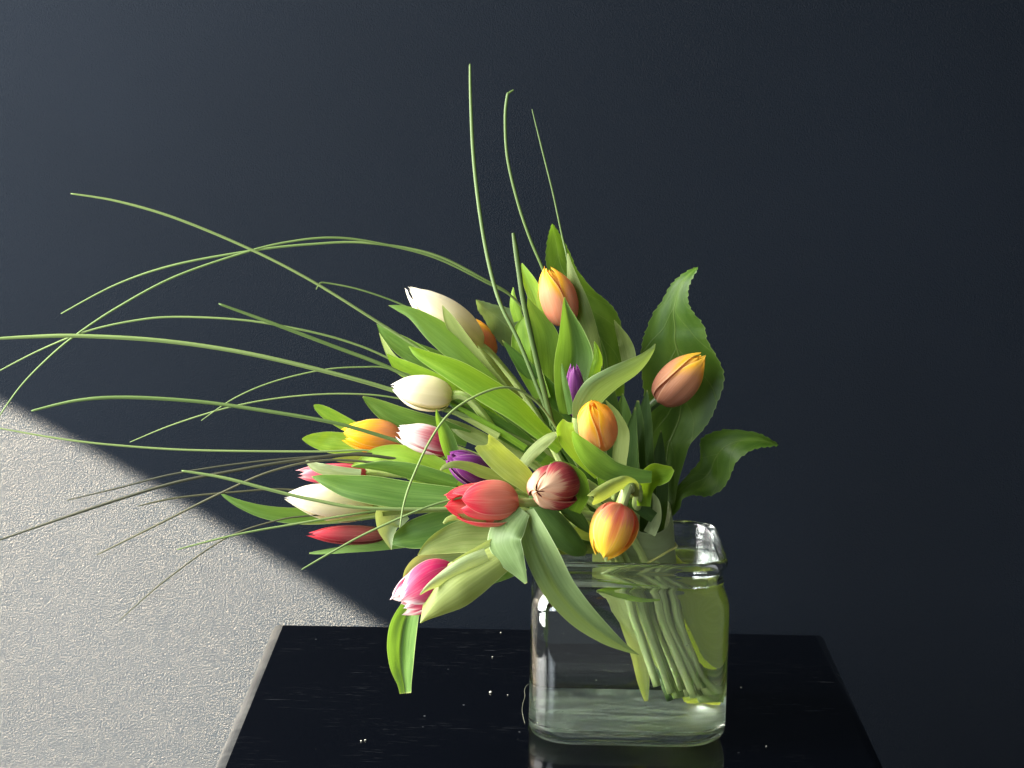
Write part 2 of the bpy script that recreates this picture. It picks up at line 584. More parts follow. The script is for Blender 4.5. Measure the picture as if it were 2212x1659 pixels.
tl, tr_ = ground(588, 1345), ground(1782, 1365)
tb = (tl.y + tr_.y) / 2
table = bm_obj('side_table', box_bm((tl.x, tb - 0.46, -0.032), (tr_.x, tb, 0.0), 0.0095, 5), table_mat())
tag(table, 'glossy black scratched table top standing against the dark wall', 'table')
ed = NT('sunlit_edge_paint')  # paler grey on the left bevel paints in the sunlight along it
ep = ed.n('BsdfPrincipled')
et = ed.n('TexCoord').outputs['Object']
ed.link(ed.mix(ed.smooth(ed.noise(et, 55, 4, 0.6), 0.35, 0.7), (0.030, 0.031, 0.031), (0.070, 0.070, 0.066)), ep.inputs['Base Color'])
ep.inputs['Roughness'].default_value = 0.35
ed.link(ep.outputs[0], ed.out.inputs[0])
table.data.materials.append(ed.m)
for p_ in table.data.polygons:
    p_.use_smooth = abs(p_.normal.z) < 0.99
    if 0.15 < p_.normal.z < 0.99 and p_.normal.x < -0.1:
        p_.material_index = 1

# ------------------------------------------------------------------ glass jar
JX = at(1361, 1440, -6.5).x
JC = Vector((JX, Y0, 0.0))


def rounded_square(hw, rc, z, n=11):
    pts = []
    rc = min(rc, hw * 0.999)
    for q in range(4):
        cx, cyy = [(1, 1), (-1, 1), (-1, -1), (1, -1)][q]
        for k in range(n):
            a = math.pi / 2 * (q + k / (n - 1))
            pts.append(JC + Vector((cx * (hw - rc) + rc * math.cos(a), cyy * (hw - rc) + rc * math.sin(a), z)))
    return pts


def loft(sections, close_ends=True):
    verts = []
    n = None
    for hw, rc, z in sections:
        r = rounded_square(hw, rc, z)
        n = len(r)
        verts += r
    faces = []
    for i in range(len(sections) - 1):
        for j in range(n):
            a, b = i * n + j, i * n + (j + 1) % n
            faces.append((a, b, b + n, a + n))
    if close_ends:
        faces.append(tuple(range(n - 1, -1, -1)))
        faces.append(tuple((len(sections) - 1) * n + j for j in range(n)))
    return verts, faces


def glass_mat(name, tint, ior, rough=0.0, bump=0.0):
    nt = NT(name)
    p = nt.n('BsdfPrincipled')
    p.inputs['Base Color'].default_value = (*tint, 1)
    p.inputs['Transmission Weight'].default_value = 1.0
    p.inputs['IOR'].default_value = ior
    p.inputs['Roughness'].default_value = rough
    if bump:
        tc = nt.n('TexCoord').outputs['Object']
        b = nt.n('Bump')
        b.inputs['Strength'].default_value = bump
        b.inputs['Distance'].default_value = 0.002
        nt.link(nt.noise(tc, 28, 2), b.inputs['Height'])
        nt.link(b.outputs[0], p.inputs['Normal'])
    nt.link(p.outputs[0], nt.out.inputs[0])
    return nt.m


outer = [(0.030, 0.020, 0.0022), (0.050, 0.021, 0.0016), (0.0535, 0.022, 0.0002), (0.0565, 0.023, 0.0002), (0.0600, 0.0235, 0.0018),
         (0.0625, 0.0235, 0.0045), (0.0640, 0.0225, 0.0085), (0.0645, 0.0215, 0.0140), (0.0645, 0.0210, 0.0500), (0.0645, 0.0210, 0.0890),
         (0.0643, 0.0210, 0.0955), (0.0634, 0.0215, 0.1000), (0.0618, 0.0220, 0.1035), (0.0604, 0.0220, 0.1065), (0.0600, 0.0220, 0.1085),
         (0.0606, 0.0220, 0.1100), (0.0606, 0.0220, 0.1115), (0.0599, 0.0220, 0.1130), (0.0599, 0.0220, 0.1180), (0.0605, 0.0220, 0.1195),
         (0.0618, 0.0225, 0.1208), (0.0626, 0.0225, 0.1226), (0.0627, 0.0225, 0.1248), (0.0618, 0.0222, 0.1268), (0.0604, 0.0218, 0.1277)]
inner = [(0.0590, 0.0212, 0.1274), (0.0578, 0.0206, 0.1258), (0.0573, 0.0202, 0.1230), (0.0572, 0.0200, 0.1120), (0.0574, 0.0200, 0.1070),
         (0.0588, 0.0192, 0.1030), (0.0602, 0.0185, 0.0985), (0.0609, 0.0180, 0.0930), (0.0610, 0.0178, 0.0600), (0.0610, 0.0178, 0.0240),
         (0.0604, 0.0180, 0.0175), (0.0585, 0.0185, 0.0128), (0.0550, 0.0190, 0.0100), (0.0500, 0.0195, 0.0088), (0.0300, 0.0180, 0.0082)]
JS = 1.03
outer = [(h * JS, r, z_) for h, r, z_ in outer]
inner = [(h * JS, r, z_) for h, r, z_ in inner]
jv, jf = loft(outer + inner)
jar = build('glass_jar', jv, jf, glass_mat('clear_glass', (0.94, 0.985, 0.965), 1.50, 0.0, 0.06), origin=JC)
lm = NT('pale_patchy_floor')  # patchy pale grey-green layer mixed over the inner glass floor
g1 = lm.n('BsdfPrincipled')
g1.inputs['Base Color'].default_value = (0.93, 0.985, 0.96, 1)
g1.inputs['Transmission Weight'].default_value = 1.0
g1.inputs['IOR'].default_value = 1.5
d1 = lm.n('BsdfPrincipled')
ltc = lm.n('TexCoord').outputs['Object']
lm.link(lm.mix(lm.smooth(lm.noise(lm.vmul(ltc, (60, 110, 1)), 1.0, 4), 0.35, 0.7), (0.34, 0.42, 0.33), (0.56, 0.64, 0.53)), d1.inputs['Base Color'])
d1.inputs['Roughness'].default_value = 0.7
lx = lm.n('MixShader')
lm.link(lm.math('MULTIPLY', lm.smooth(lm.noise(lm.vmul(ltc, (22, 60, 1)), 1.0, 4, 0.6), 0.36, 0.66), 0.60), lx.inputs[0])
lm.link(g1.outputs[0], lx.inputs[1])
lm.link(d1.outputs[0], lx.inputs[2])
lm.link(lx.outputs[0], lm.out.inputs[0])
jar.data.materials.append(lm.m)
for p_ in jar.data.polygons:
    zs = [jar.data.vertices[i].co.z for i in p_.vertices]
    if 0.006 < min(zs) and max(zs) < 0.0130:
        p_.material_index = 1
tag(jar, 'square clear glass jar with rounded corners, its rim partly hidden by tulips', 'jar')

WL = 0.1095
ws = [(h + 0.0004, r, z) for h, r, z in inner[::-1] if z < WL - 0.001]
ws[0] = (0.0300, 0.0180, 0.0078)
ws = [(0.0300, 0.018, 0.0078)] + [(h, r, z - 0.0004) for h, r, z in ws[1:]] + [(0.0576 * JS, 0.020, WL + 0.0006), (0.0560 * JS, 0.0195, WL), (0.0500 * JS, 0.019, WL - 0.0003)]
wv, wf = loft(ws)
water = build('water', wv, wf, glass_mat('clear_water', (0.985, 0.995, 0.985), 1.333), origin=JC)
tag(water, 'clear water filling the square glass jar nearly to the neck', 'water', kind='thing')

bub = bmesh.new()
for k in range(70):
    r = rnd.uniform(0.00022, 0.00055)
    if k < 26:
        p = Vector((rnd.uniform(-0.042, 0.03), 0.0603, 0.026 + rnd.uniform(-0.0008, 0.0008)))
    elif k < 48:
        p = Vector((rnd.uniform(-0.05, 0.05), -0.0603, rnd.uniform(0.02, 0.085)))
    else:
        p = Vector((0.0603, rnd.uniform(-0.04, 0.04), rnd.uniform(0.02, 0.09)))
    bmesh.ops.create_icosphere(bub, subdivisions=2, radius=r, matrix=Matrix.Translation(p))
bo = bm_obj('air_bubbles', bub, glass_mat('air_bubble', (1, 1, 1), 0.75))
bo.location = JC
tag(bo, 'tiny air bubbles clinging to the inside of the glass jar', 'bubbles', kind='stuff')

# ------------------------------------------------------------------ enlargement frames: origin and scale of each measured region
FP = (0, 0, 1.0)
Z1 = (603.5, 548.6, 0.23147)
Z2 = (1042.3, 466.3, 0.23147)
Z3 = (1261.8, 493.7, 0.26464)
Z4 = (576.0, 822.9, 0.23147)
Z5 = (905.2, 822.9, 0.23147)
Z6 = (1179.5, 850.3, 0.24806)
Z7 = (768.0, 1069.8, 0.29762)
ZB = (822.9, 685.8, 0.23147)
GU = (0, 356.6, 0.4216)
GL = (0, 768.0, 0.4216)
GT = (932.6, 109.7, 0.3307)

# ------------------------------------------------------------------ tulips
TULIPS = {}


def petal(parent, frame, L, Rm, ang, inner_, tipr, lenk, mat, phi, curl=0.0, lean=0.0, seed=0):
    NR, NC = 21, 13
    o, ax, ay, az = frame
    verts, uvs = [], []
    for i in range(NR):
        t = i / (NR - 1)
        tt = t * lenk
        if t < 0.42:
            f = 0.12 + 0.88 * math.sqrt(max(0, 1 - (1 - t / 0.42) ** 2.2))
        else:
            f = 1 - (1 - tipr) * ((t - 0.42) / 0.58) ** 2.3
        f += curl * max(0, t - 0.75) ** 2 * 8
        if t < 0.5:
            sh = 0.72 + 0.28 * math.sin(t / 0.5 * math.pi / 2)
        else:
            sh = max(0.0, 1 - ((t - 0.5) / 0.5) ** 2.9) ** 0.66
        for j in range(NC):
            u = 2 * j / (NC - 1) - 1
            a = ang + phi * sh * u
            rr = Rm * f * (0.87 if inner_ else 1.0)
            rr *= 1 - 0.05 * math.exp(-(u / 0.14) ** 2) * math.sin(math.pi * min(1, t * 1.1))
            rr *= 1 + 0.095 * u * math.sin(math.pi * min(1, t * 1.05)) - (0.05 if inner_ else 0.015) * u * u
            nz = noise.noise(Vector((t * 2.2 + seed * 3.1, u * 1.4, seed)))
            rr *= 1 + 0.045 * nz
            z = L * (tt - 0.02 * u * u * math.sin(math.pi * t)) + L * 0.015 * nz + L * 0.03 * t ** 6 * math.exp(-(u / 0.25) ** 2) - 0.03 * L * t ** 6
            p = o + ax * (rr * math.cos(a)) + ay * (rr * math.sin(a)) + az * z
            p += (ax * math.cos(ang) + ay * math.sin(ang)) * (lean * Rm * t * t)
            verts.append(p)
            uvs.append((j / (NC - 1), t))
    return build('petal', verts, grid(NR, NC), mat, parent, uvs)


def tulip(key, base, tip, dbase, dtip, rpx, pal, label, via=(), end=None, tipr=0.28, roll=0.0, phi=57, stem_r=0.0029, leans=None, lens=None, curl=0.0):
    i = len(TULIPS)
    b, t = at(*base, dbase), at(*tip, dtip)
    az = (t - b)
    L = az.length
    az.normalize()
    ref = Vector((0, -1, 0))
    if abs(az.dot(ref)) > 0.9:
        ref = Vector((0, 0, 1))
    ax = (ref - az * ref.dot(az)).normalized()
    ay = az.cross(ax)
    k = i
    e = end or (1418 + (k * 53) % 110, 1474 + (k * 29) % 26, -3.6 + (k * 1.7) % 5.4)
    g = (1294 + (k * 53) % 110 * 0.98, 1165 + (k * 13) % 12, -2.2 + (k * 1.7) % 5.4 * 0.66)
    pe, pg = at(*e), at(*g)
    root = empty('tulip', pe)
    tag(root, label, 'tulip', 'tulips in the bouquet')
    Rm = rpx * PXCM * 0.01
    r0 = R(roll)
    for q in range(6):
        inn = q % 2 == 1
        lk = (lens[q] if lens else 1.0 - (0.03 if inn else 0.0) + rnd.uniform(-0.025, 0.02))
        petal(root, (b, ax, ay, az), L, Rm, r0 + q * math.pi / 3 + rnd.uniform(-0.08, 0.08), inn, tipr * rnd.uniform(0.9, 1.15), lk,
              PET[pal], R(phi if not inn else phi * 1.05), curl, (leans[q] if leans else 0.0), i * 6 + q + 0.5)
    pts = [b + az * 0.003, b - az * 0.012]
    pts += [at(*p) for p in via]
    pts += [pg, (pg + pe) / 2 + Vector((rnd.uniform(-.003, .003), rnd.uniform(-.003, .003), 0)), pe]
    tube('stem', pts, [stem_r * 1.15] + [stem_r] * (len(pts) - 2) + [stem_r * 0.95], STEM_SHADED if key == 'peach_right' else STEM, root)
    TULIPS[key] = root
    return root


tulip('cream_top', (1040, 752), (881, 621), 0.5, -0.5, 43, 'cream', 'largest cream tulip bud, topmost of the pale ones, pointing up left', via=[(1160, 900, 0)], roll=25, tipr=0.12)
tulip('orange_hidden', (1062, 772), (1022, 690), 2.5, 2.2, 27, 'orange', 'orange tulip mostly hidden behind the topmost cream tulip', via=[(1170, 920, 1)], roll=10)
tulip('orange_top', (1224, 702), (1180, 571), 0.6, 0.0, 42, 'orange', 'orange tulip with yellow edges at the very top of the bouquet', via=[(1270, 900, 1)], roll=-38, tipr=0.18, lens=(1.0, 0.93, 0.95, 0.9, 0.93, 0.96))
tulip('purple_top', (1247, 905), (1239, 786), -2.6, -3.2, 22, 'purple', 'slender purple tulip bud behind the pale curved leaf', via=[(1290, 1010, -2)], tipr=0.3)
tulip('cream_mid', (977, 858), (845, 836), -3.5, -4.0, 39, 'cream', 'short cream tulip lying level, left of the bouquet centre', via=[(1120, 980, -2)], roll=15, tipr=0.14)
tulip('yellow_left', (872, 947), (738, 937), -1.6, -2.6, 38, 'yellow', 'yellow and orange tulip at the left, between two lime leaves', via=[(1080, 1010, -1.5)], roll=20, tipr=0.36)
tulip('striped', (972, 968), (856, 930), -4.2, -5.2, 33, 'striped', 'white and pink striped tulip right of the yellow tulip', via=[(1110, 1030, -3)], roll=35, tipr=0.36)
tulip('purple_mid', (1052, 1033), (968, 984), -7.6, -9.0, 35, 'purple', 'plump purple tulip above the coral red tulip', via=[(1180, 1080, -5)], roll=20, tipr=0.30)
tulip('pink_left', (796, 1022), (640, 1024), -3.4, -4.2, 23, 'pink', 'pink red tulip bud half covered by leaves above the cream tulip', via=[(1050, 1050, -3)], roll=10, tipr=0.35)
tulip('cream_low', (806, 1092), (615, 1074), -5.0, -6.4, 41, 'cream', 'long cream tulip lying level at the far left', via=[(1060, 1090, -4.5)], roll=5, tipr=0.14)
tulip('red_bud', (836, 1155), (664, 1154), -5.2, -6.2, 21, 'red', 'slender closed red tulip bud, lowest at the far left', via=[(1060, 1120, -4.5)], roll=15, tipr=0.16)
tulip('coral', (1116, 1086), (966, 1088), -10.2, -12.2, 47, 'coral', 'coral red tulip with loosely opened petals at the front', via=[(1240, 1090, -6)], roll=32, tipr=0.52, phi=56,
      lens=(0.90, 0.97, 1.0, 1.0, 0.86, 0.86), leans=(0.10, 0, 0.0, 0, 0.16, -0.1))
tulip('burgundy', (1226, 1043), (1158, 1062), -9.0, -13.2, 49, 'burgundy', 'burgundy and cream tulip facing the camera in the centre', via=[(1290, 1060, -6)], roll=40, tipr=0.06, phi=58)
tulip('apricot', (1299, 966), (1277, 866), -6.4, -8.8, 42, 'apricot', 'upright apricot and yellow tulip above the curling leaves', via=[(1330, 1060, -4)], roll=62, tipr=0.14)
tulip('flame', (1343, 1088), (1300, 1208), -11.2, -12.2, 49, 'flame', 'red and yellow flamed tulip hanging head down over the jar rim', via=[(1362, 1055, -10.4), (1378, 1062, -7)], roll=0, tipr=0.30, stem_r=0.0033)
tulip('peach_right', (1420, 867), (1523, 764), 1.2, 0.6, 45, 'peach', 'single peach tulip at the right in front of the dark lobed leaf', via=[(1385, 940, 1.5)], roll=28, tipr=0.16,
      leans=(0, 0, 0.0, 0, 0.0, 0.0), lens=(1, 0.96, 1.0, 0.95, 0.97, 0.95))
tulip('magenta', (985, 1232), (858, 1306), -9.6, -11.0, 50, 'magenta', 'magenta tulip with white edges drooping at the lower left in a leaf', via=[(1120, 1150, -8.5), (1250, 1110, -6)], roll=25, tipr=0.42, phi=60,
      lens=(0.98, 1.0, 1.04, 0.95, 1.02, 0.97))
T = TULIPS

# --- leaves, tip first
L = leaf
# upper left
L(T['cream_top'], Z1, [(1018, 480, 0), (1110, 505, 28), (1250, 560, 58), (1450, 712, 112), (1650, 872, 128), (1850, 1050, 108), (2050, 1250, 75), (2400, 1650, 60)], (-2, -2.5), 'mid', tilt=-35, cup=-0.35)
L(T['cream_top'], Z1, [(1520, 478, 0), (1590, 620, 52), (1720, 830, 74), (1900, 1060, 70), (2100, 1290, 60)], (-2.4, -2.2), 'olive', tilt=40, cup=0.2)
L(T['cream_top'], Z1, [(1850, 850, 0), (1940, 985, 42), (2060, 1150, 50), (2230, 1380, 55)], (-1.2, -1.5), 'yellow', tilt=20, cup=-0.5)
L(T['cream_mid'], ZB, [(258, 268, 0), (330, 320, 38), (430, 375, 62), (700, 505, 108), (1000, 690, 122), (1250, 850, 112), (1450, 1030, 82), (1680, 1230, 60)], (-4.4, -5.0), 'bright', tilt=-30, cup=-0.55)
L(T['cream_mid'], ZB, [(56, 336, 0), (110, 395, 38), (190, 460, 72), (330, 530, 85), (600, 650, 82), (900, 850, 80), (1200, 1080, 70)], (-1.8, -2.0), 'bright', tilt=20, cup=0.3)
L(T['orange_hidden'], Z1, [(908, 650, 0), (980, 735, 42), (1150, 860, 92), (1350, 985, 92), (1650, 1180, 60)], (-0.6, -1), 'mid', tilt=40, cup=0.45)
L(T['orange_hidden'], Z1, [(930, 735, 0), (985, 850, 22), (1070, 985, 40), (1250, 1120, 52), (1500, 1260, 52)], (-1.0, -1.5), 'yellow', tilt=30, cup=0.3)
L(T['cream_top'], Z1, [(1110, 780, 0), (1200, 830, 30), (1350, 900, 45), (1600, 1010, 60)], (0.4, 0.4), 'mid', tilt=-30)
L(T['cream_mid'], ZB, [(520, 640, 0), (700, 780, 70), (1000, 960, 95), (1300, 1150, 85), (1520, 1320, 50)], (-1.5, -3), 'mid', tilt=-30, cup=-0.4)
L(T['striped'], ZB, [(560, 930, 0), (660, 990, 40), (800, 1075, 72), (1000, 1170, 66), (1320, 1320, 45)], (-2.2, -4.5), 'olive', tilt=-35, cup=-0.3)
L(T['cream_mid'], ZB, [(640, 790, 0), (720, 840, 18), (880, 930, 26), (1100, 1060, 30), (1350, 1220, 30)], (-3.0, -4), 'bright', tilt=10, cup=-0.3)
L(T['cream_mid'], ZB, [(610, 870, 0), (700, 900, 15), (900, 1000, 24), (1100, 1110, 30)], (-2.6, -4), 'yellow', tilt=10, cup=-0.3)
# left
L(T['yellow_left'], Z4, [(440, 226, 8), (480, 250, 36), (560, 300, 58), (680, 370, 64), (820, 450, 65), (980, 540, 60)], (-0.6, -1), 'bright', tilt=20, cup=0.25)
L(T['yellow_left'], Z4, [(331, 541, 5), (380, 545, 40), (460, 555, 72), (570, 570, 98), (720, 585, 100), (930, 610, 80)], (-1.0, -1), 'bright', tilt=-15, cup=0.2)
L(T['striped'], Z4, [(898, 146, 8), (960, 190, 42), (1060, 255, 78), (1200, 335, 108), (1370, 395, 115), (1600, 445, 98), (1880, 540, 80)], (-2.6, -3.2), 'mid', tilt=45, cup=0.55)
L(T['striped'], Z4, [(1585, 265, 5), (1600, 340, 25), (1650, 450, 55), (1690, 560, 72), (1740, 690, 72), (1850, 840, 60)], (-6.2, -6.0), 'mid', tilt=-20, cup=0.7)
L(T['pink_left'], Z4, [(790, 796, 4), (880, 755, 36), (1010, 690, 62), (1190, 670, 78), (1400, 715, 90), (1620, 820, 88), (1850, 940, 60)], (-5.0, -6.0), 'bright', tilt=-25, cup=0.2)
L(T['pink_left'], Z4, [(795, 802, 4), (900, 795, 22), (1080, 795, 48), (1300, 830, 72), (1520, 885, 78), (1780, 960, 60)], (-5.4, -6.6), 'mid', tilt=35, cup=-0.3)
L(T['cream_low'], Z4, [(420, 893, 4), (490, 910, 35), (590, 940, 68), (760, 985, 108), (1000, 1020, 134), (1300, 1065, 130), (1650, 1090, 112), (2000, 1120, 90)], (-7.0, -8.0), 'mid', tilt=-38, cup=-0.3)
L(T['pink_left'], Z4, [(362, 738, 3), (430, 790, 38), (540, 825, 52), (680, 845, 48), (880, 865, 40)], (-5.0, -5.6), 'pale', tilt=20, cup=-0.3)
L(T['pink_left'], Z4, [(600, 730, 3), (700, 735, 25), (860, 735, 35), (1050, 730, 30)], (-4.0, -4.0), 'olive', tilt=20)
L(T['cream_low'], GL, [(1124, 700, 1), (1165, 728, 11), (1240, 765, 22), (1360, 803, 34), (1520, 822, 42), (1720, 815, 45), (2000, 785, 40)], (-3.2, -4.6), 'mid', tilt=30, cup=0.3)
L(T['red_bud'], Z4, [(398, 1608, 6), (470, 1602, 16), (600, 1588, 26), (820, 1562, 38), (1060, 1535, 48), (1320, 1490, 60)], (-4.2, -5), 'mid', tilt=-30, cup=0.3)
L(T['red_bud'], Z4, [(1165, 1575, 3), (1135, 1470, 48), (1125, 1370, 95), (1140, 1280, 140), (1260, 1190, 120)], (-8.6, -7.4), 'pale', tilt=25, cup=0.5)
L(T['red_bud'], Z4, [(1158, 1520, 8), (1230, 1480, 72), (1350, 1440, 130), (1550, 1390, 160), (1800, 1320, 150), (2050, 1250, 110)], (-7.2, -7.6), 'mid', tilt=-35, cup=0.35)
L(T['cream_low'], Z4, [(1300, 905, 2), (1400, 940, 22), (1540, 975, 32), (1750, 1035, 35)], (-5.6, -6), 'bright', tilt=10)
L(T['red_bud'], Z4, [(300, 1335, 2), (500, 1325, 10), (800, 1285, 16), (1100, 1240, 22), (1500, 1205, 26), (1800, 1190, 26)], (-6.8, -8.2), 'olive', tilt=20)
# centre
L(T['purple_mid'], Z5, [(585, 560, 92), (640, 615, 108), (740, 715, 118), (860, 820, 118), (980, 920, 100), (1080, 1040, 55)], (-11.4, -10.6), 'yellow', tilt=-25, cup=-0.35, notch=0.75)
L(T['purple_mid'], Z5, [(200, 832, 10), (245, 800, 24), (330, 780, 34), (450, 795, 44), (580, 845, 55), (730, 895, 52), (920, 970, 50)], (-11.0, -10.2), 'olive', tilt=-35, cup=-0.45)
L(T['burgundy'], Z5, [(1285, 490, 20), (1225, 530, 44), (1130, 605, 55), (1030, 705, 54), (940, 830, 45)], (-8.6, -8.4), 'olive', tilt=35, cup=-0.3)
L(T['burgundy'], Z5, [(1224, 764, 3), (1290, 785, 42), (1390, 840, 72), (1480, 930, 88), (1510, 1060, 80), (1450, 1220, 60)], (-11.4, -8.4), 'mid', tilt=-35, cup=-0.45)
L(T['apricot'], Z5, [(1390, 372, 52), (1365, 440, 82), (1385, 530, 88), (1450, 640, 76), (1550, 750, 66), (1680, 880, 50)], (-9.6, -7.8), 'bright', tilt=25, cup=0.35, notch=0.15)
L(T['apricot'], Z6, [(233, 328, 10), (265, 390, 42), (330, 480, 78), (440, 590, 104), (590, 685, 96), (760, 715, 70), (920, 725, 50)], (-10.0, -8.0), 'mid', tilt=-40, cup=0.45)
L(T['flame'], Z6, [(1105, 655, 22), (1050, 690, 72), (960, 705, 102), (890, 755, 92), (860, 850, 70), (850, 980, 60)], (-8.4, -6.0), 'bright', tilt=-30, cup=0.75, roll=0.5)
L(T['flame'], Z6, [(383, 930, 50), (440, 895, 62), (520, 845, 66), (610, 795, 60), (700, 768, 52), (760, 800, 48), (770, 900, 40)], (-13.2, -10.0), 'yellow', tilt=20, cup=-0.75, notch=0.7)
L(T['flame'], Z6, [(925, 860, 3), (955, 930, 28), (965, 1020, 40), (950, 1110, 50), (900, 1220, 55)], (-3.4, -2.6), 'pale', tilt=30, cup=0.4)
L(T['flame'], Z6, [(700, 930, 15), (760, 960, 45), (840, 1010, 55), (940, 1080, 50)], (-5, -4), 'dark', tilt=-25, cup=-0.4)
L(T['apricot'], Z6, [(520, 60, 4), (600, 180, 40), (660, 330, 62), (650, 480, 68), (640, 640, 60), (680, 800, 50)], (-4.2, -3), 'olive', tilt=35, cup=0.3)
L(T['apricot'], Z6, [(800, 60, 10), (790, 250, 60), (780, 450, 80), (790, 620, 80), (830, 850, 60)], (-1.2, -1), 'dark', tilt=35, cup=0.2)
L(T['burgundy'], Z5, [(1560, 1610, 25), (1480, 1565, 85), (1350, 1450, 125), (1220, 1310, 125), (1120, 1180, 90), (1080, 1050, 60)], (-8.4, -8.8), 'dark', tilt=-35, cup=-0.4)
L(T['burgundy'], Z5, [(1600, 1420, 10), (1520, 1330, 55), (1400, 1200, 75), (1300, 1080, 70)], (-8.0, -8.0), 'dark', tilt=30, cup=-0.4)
# front and below
L(T['coral'], Z7, [(1238, 640, 10), (1195, 560, 48), (1130, 450, 98), (1080, 335, 122), (1120, 225, 118), (1220, 110, 55)], (-12.4, -11.4), 'grey', tilt=-40, cup=-0.35)
L(T['coral'], Z7, [(2062, 1160, 2), (1960, 1110, 26), (1820, 1020, 64), (1640, 870, 100), (1480, 680, 118), (1370, 470, 122), (1290, 280, 102), (1240, 110, 55)], (-9.0, -9.6, -10.4, -11.2, -11.8, -12.4, -12.4, -11.6), 'grey', tilt=-10, cup=0.55, crease=0.35)
L(T['magenta'], Z7, [(452, 436, 3), (520, 390, 45), (620, 345, 85), (770, 300, 118), (960, 290, 118), (1180, 270, 100)], (-9.4, -9.0), 'olive', tilt=-30, cup=0.3)
L(T['coral'], Z7, [(638, 205, 8), (670, 175, 18), (730, 158, 24), (820, 165, 28), (950, 180, 28)], (-11.6, -11), 'yellow', tilt=-20, cup=-0.3)
L(T['magenta'], Z7, [(470, 928, 2), (515, 870, 42), (580, 790, 102), (690, 690, 156), (810, 600, 160), (940, 520, 136), (1110, 420, 95)], (-12.2, -10.6), 'yellow', tilt=-25, cup=-0.75)
L(T['magenta'], Z7, [(468, 722, 4), (520, 674, 20), (590, 630, 38), (690, 575, 60), (810, 520, 80), (960, 450, 70)], (-12.6, -11.2), 'pale', tilt=25, cup=-0.6)
L(T['magenta'], Z7, [(700, 485, 4), (800, 440, 20), (900, 390, 24), (990, 340, 24), (1100, 300, 30)], (-11.6, -11), 'pale', tilt=20)
L(T['magenta'], Z7, [(955, 655, 3), (1030, 605, 28), (1110, 560, 42), (1220, 500, 50)], (-9.2, -9), 'mid', tilt=-20)
L(T['magenta'], Z7, [(342, 622, 3), (390, 560, 40), (470, 500, 62), (600, 450, 62), (800, 420, 50)], (-8.8, -9), 'pale', tilt=20, cup=0.3)
L(T['magenta'], Z7, [(362, 1438, 42), (355, 1370, 52), (335, 1250, 84), (330, 1100, 102), (350, 950, 100), (400, 820, 75), (480, 700, 50)], (-10.4, -9.6), 'mid', tilt=-30, cup=0.9, crease=0.5)
# upper centre
L(T['orange_top'], Z2, [(395, 940, 6), (365, 1030, 58), (365, 1180, 98), (400, 1340, 110), (470, 1500, 100), (570, 1720, 70)], (-0.6, -1.4), 'bright', tilt=25, cup=0.25)
L(T['orange_top'], Z2, [(422, 762, 3), (455, 850, 42), (520, 980, 90), (575, 1130, 135), (600, 1320, 148), (610, 1550, 115), (650, 1800, 60)], (0.0, -0.6), 'mid', tilt=-40, cup=0.3)
L(T['orange_top'], Z2, [(765, 757, 4), (775, 840, 30), (800, 960, 72), (835, 1120, 128), (855, 1300, 178), (835, 1480, 172), (800, 1680, 120), (800, 1850, 80)], (-1.6, -2.2), 'mid', tilt=-10, cup=0.75, crease=0.15)
L(T['orange_top'], Z2, [(366, 442, 6), (390, 510, 34), (440, 620, 62), (500, 760, 76), (550, 920, 72)], (0.9, 0.4), 'bright', tilt=20, cup=0.3)
L(T['orange_top'], Z2, [(288, 668, 4), (285, 740, 22), (300, 850, 46), (340, 980, 50)], (1.6, 1.4), 'bright', tilt=30, cup=-0.4)
L(T['orange_top'], Z2, [(796, 352, 4), (815, 470, 28), (850, 620, 56), (905, 790, 76), (970, 1000, 82), (1040, 1250, 72), (1090, 1500, 60)], (1.4, 0.0), 'olive', tilt=35, cup=-0.4)
L(T['orange_top'], Z2, [(1228, 972, 3), (1260, 1040, 26), (1310, 1140, 54), (1345, 1240, 70), (1370, 1360, 70)], (3.0, 2.4), 'olive', tilt=35, cup=0.3)
L(T['purple_top'], Z2, [(1043, 1170, 4), (1062, 1240, 26), (1075, 1330, 44), (1060, 1420, 52), (1020, 1540, 40)], (-2.6, -3.0), 'bright', tilt=-20, cup=-0.3)
L(T['purple_top'], Z2, [(1613, 1194, 4), (1580, 1250, 24), (1500, 1335, 52), (1390, 1415, 82), (1210, 1515, 104), (1050, 1630, 125), (950, 1780, 115), (930, 1900, 90)], (-4.4, -3.8, -4.2, -4.6, -5.0, -5.2, -5.2, -5), 'grey', tilt=-30, cup=-0.35)
L(T['purple_top'], Z2, [(740, 1378, 3), (750, 1450, 18), (770, 1560, 27), (800, 1700, 32), (830, 1850, 32)], (-4.2, -4.0), 'mid', tilt=30, cup=-0.3)

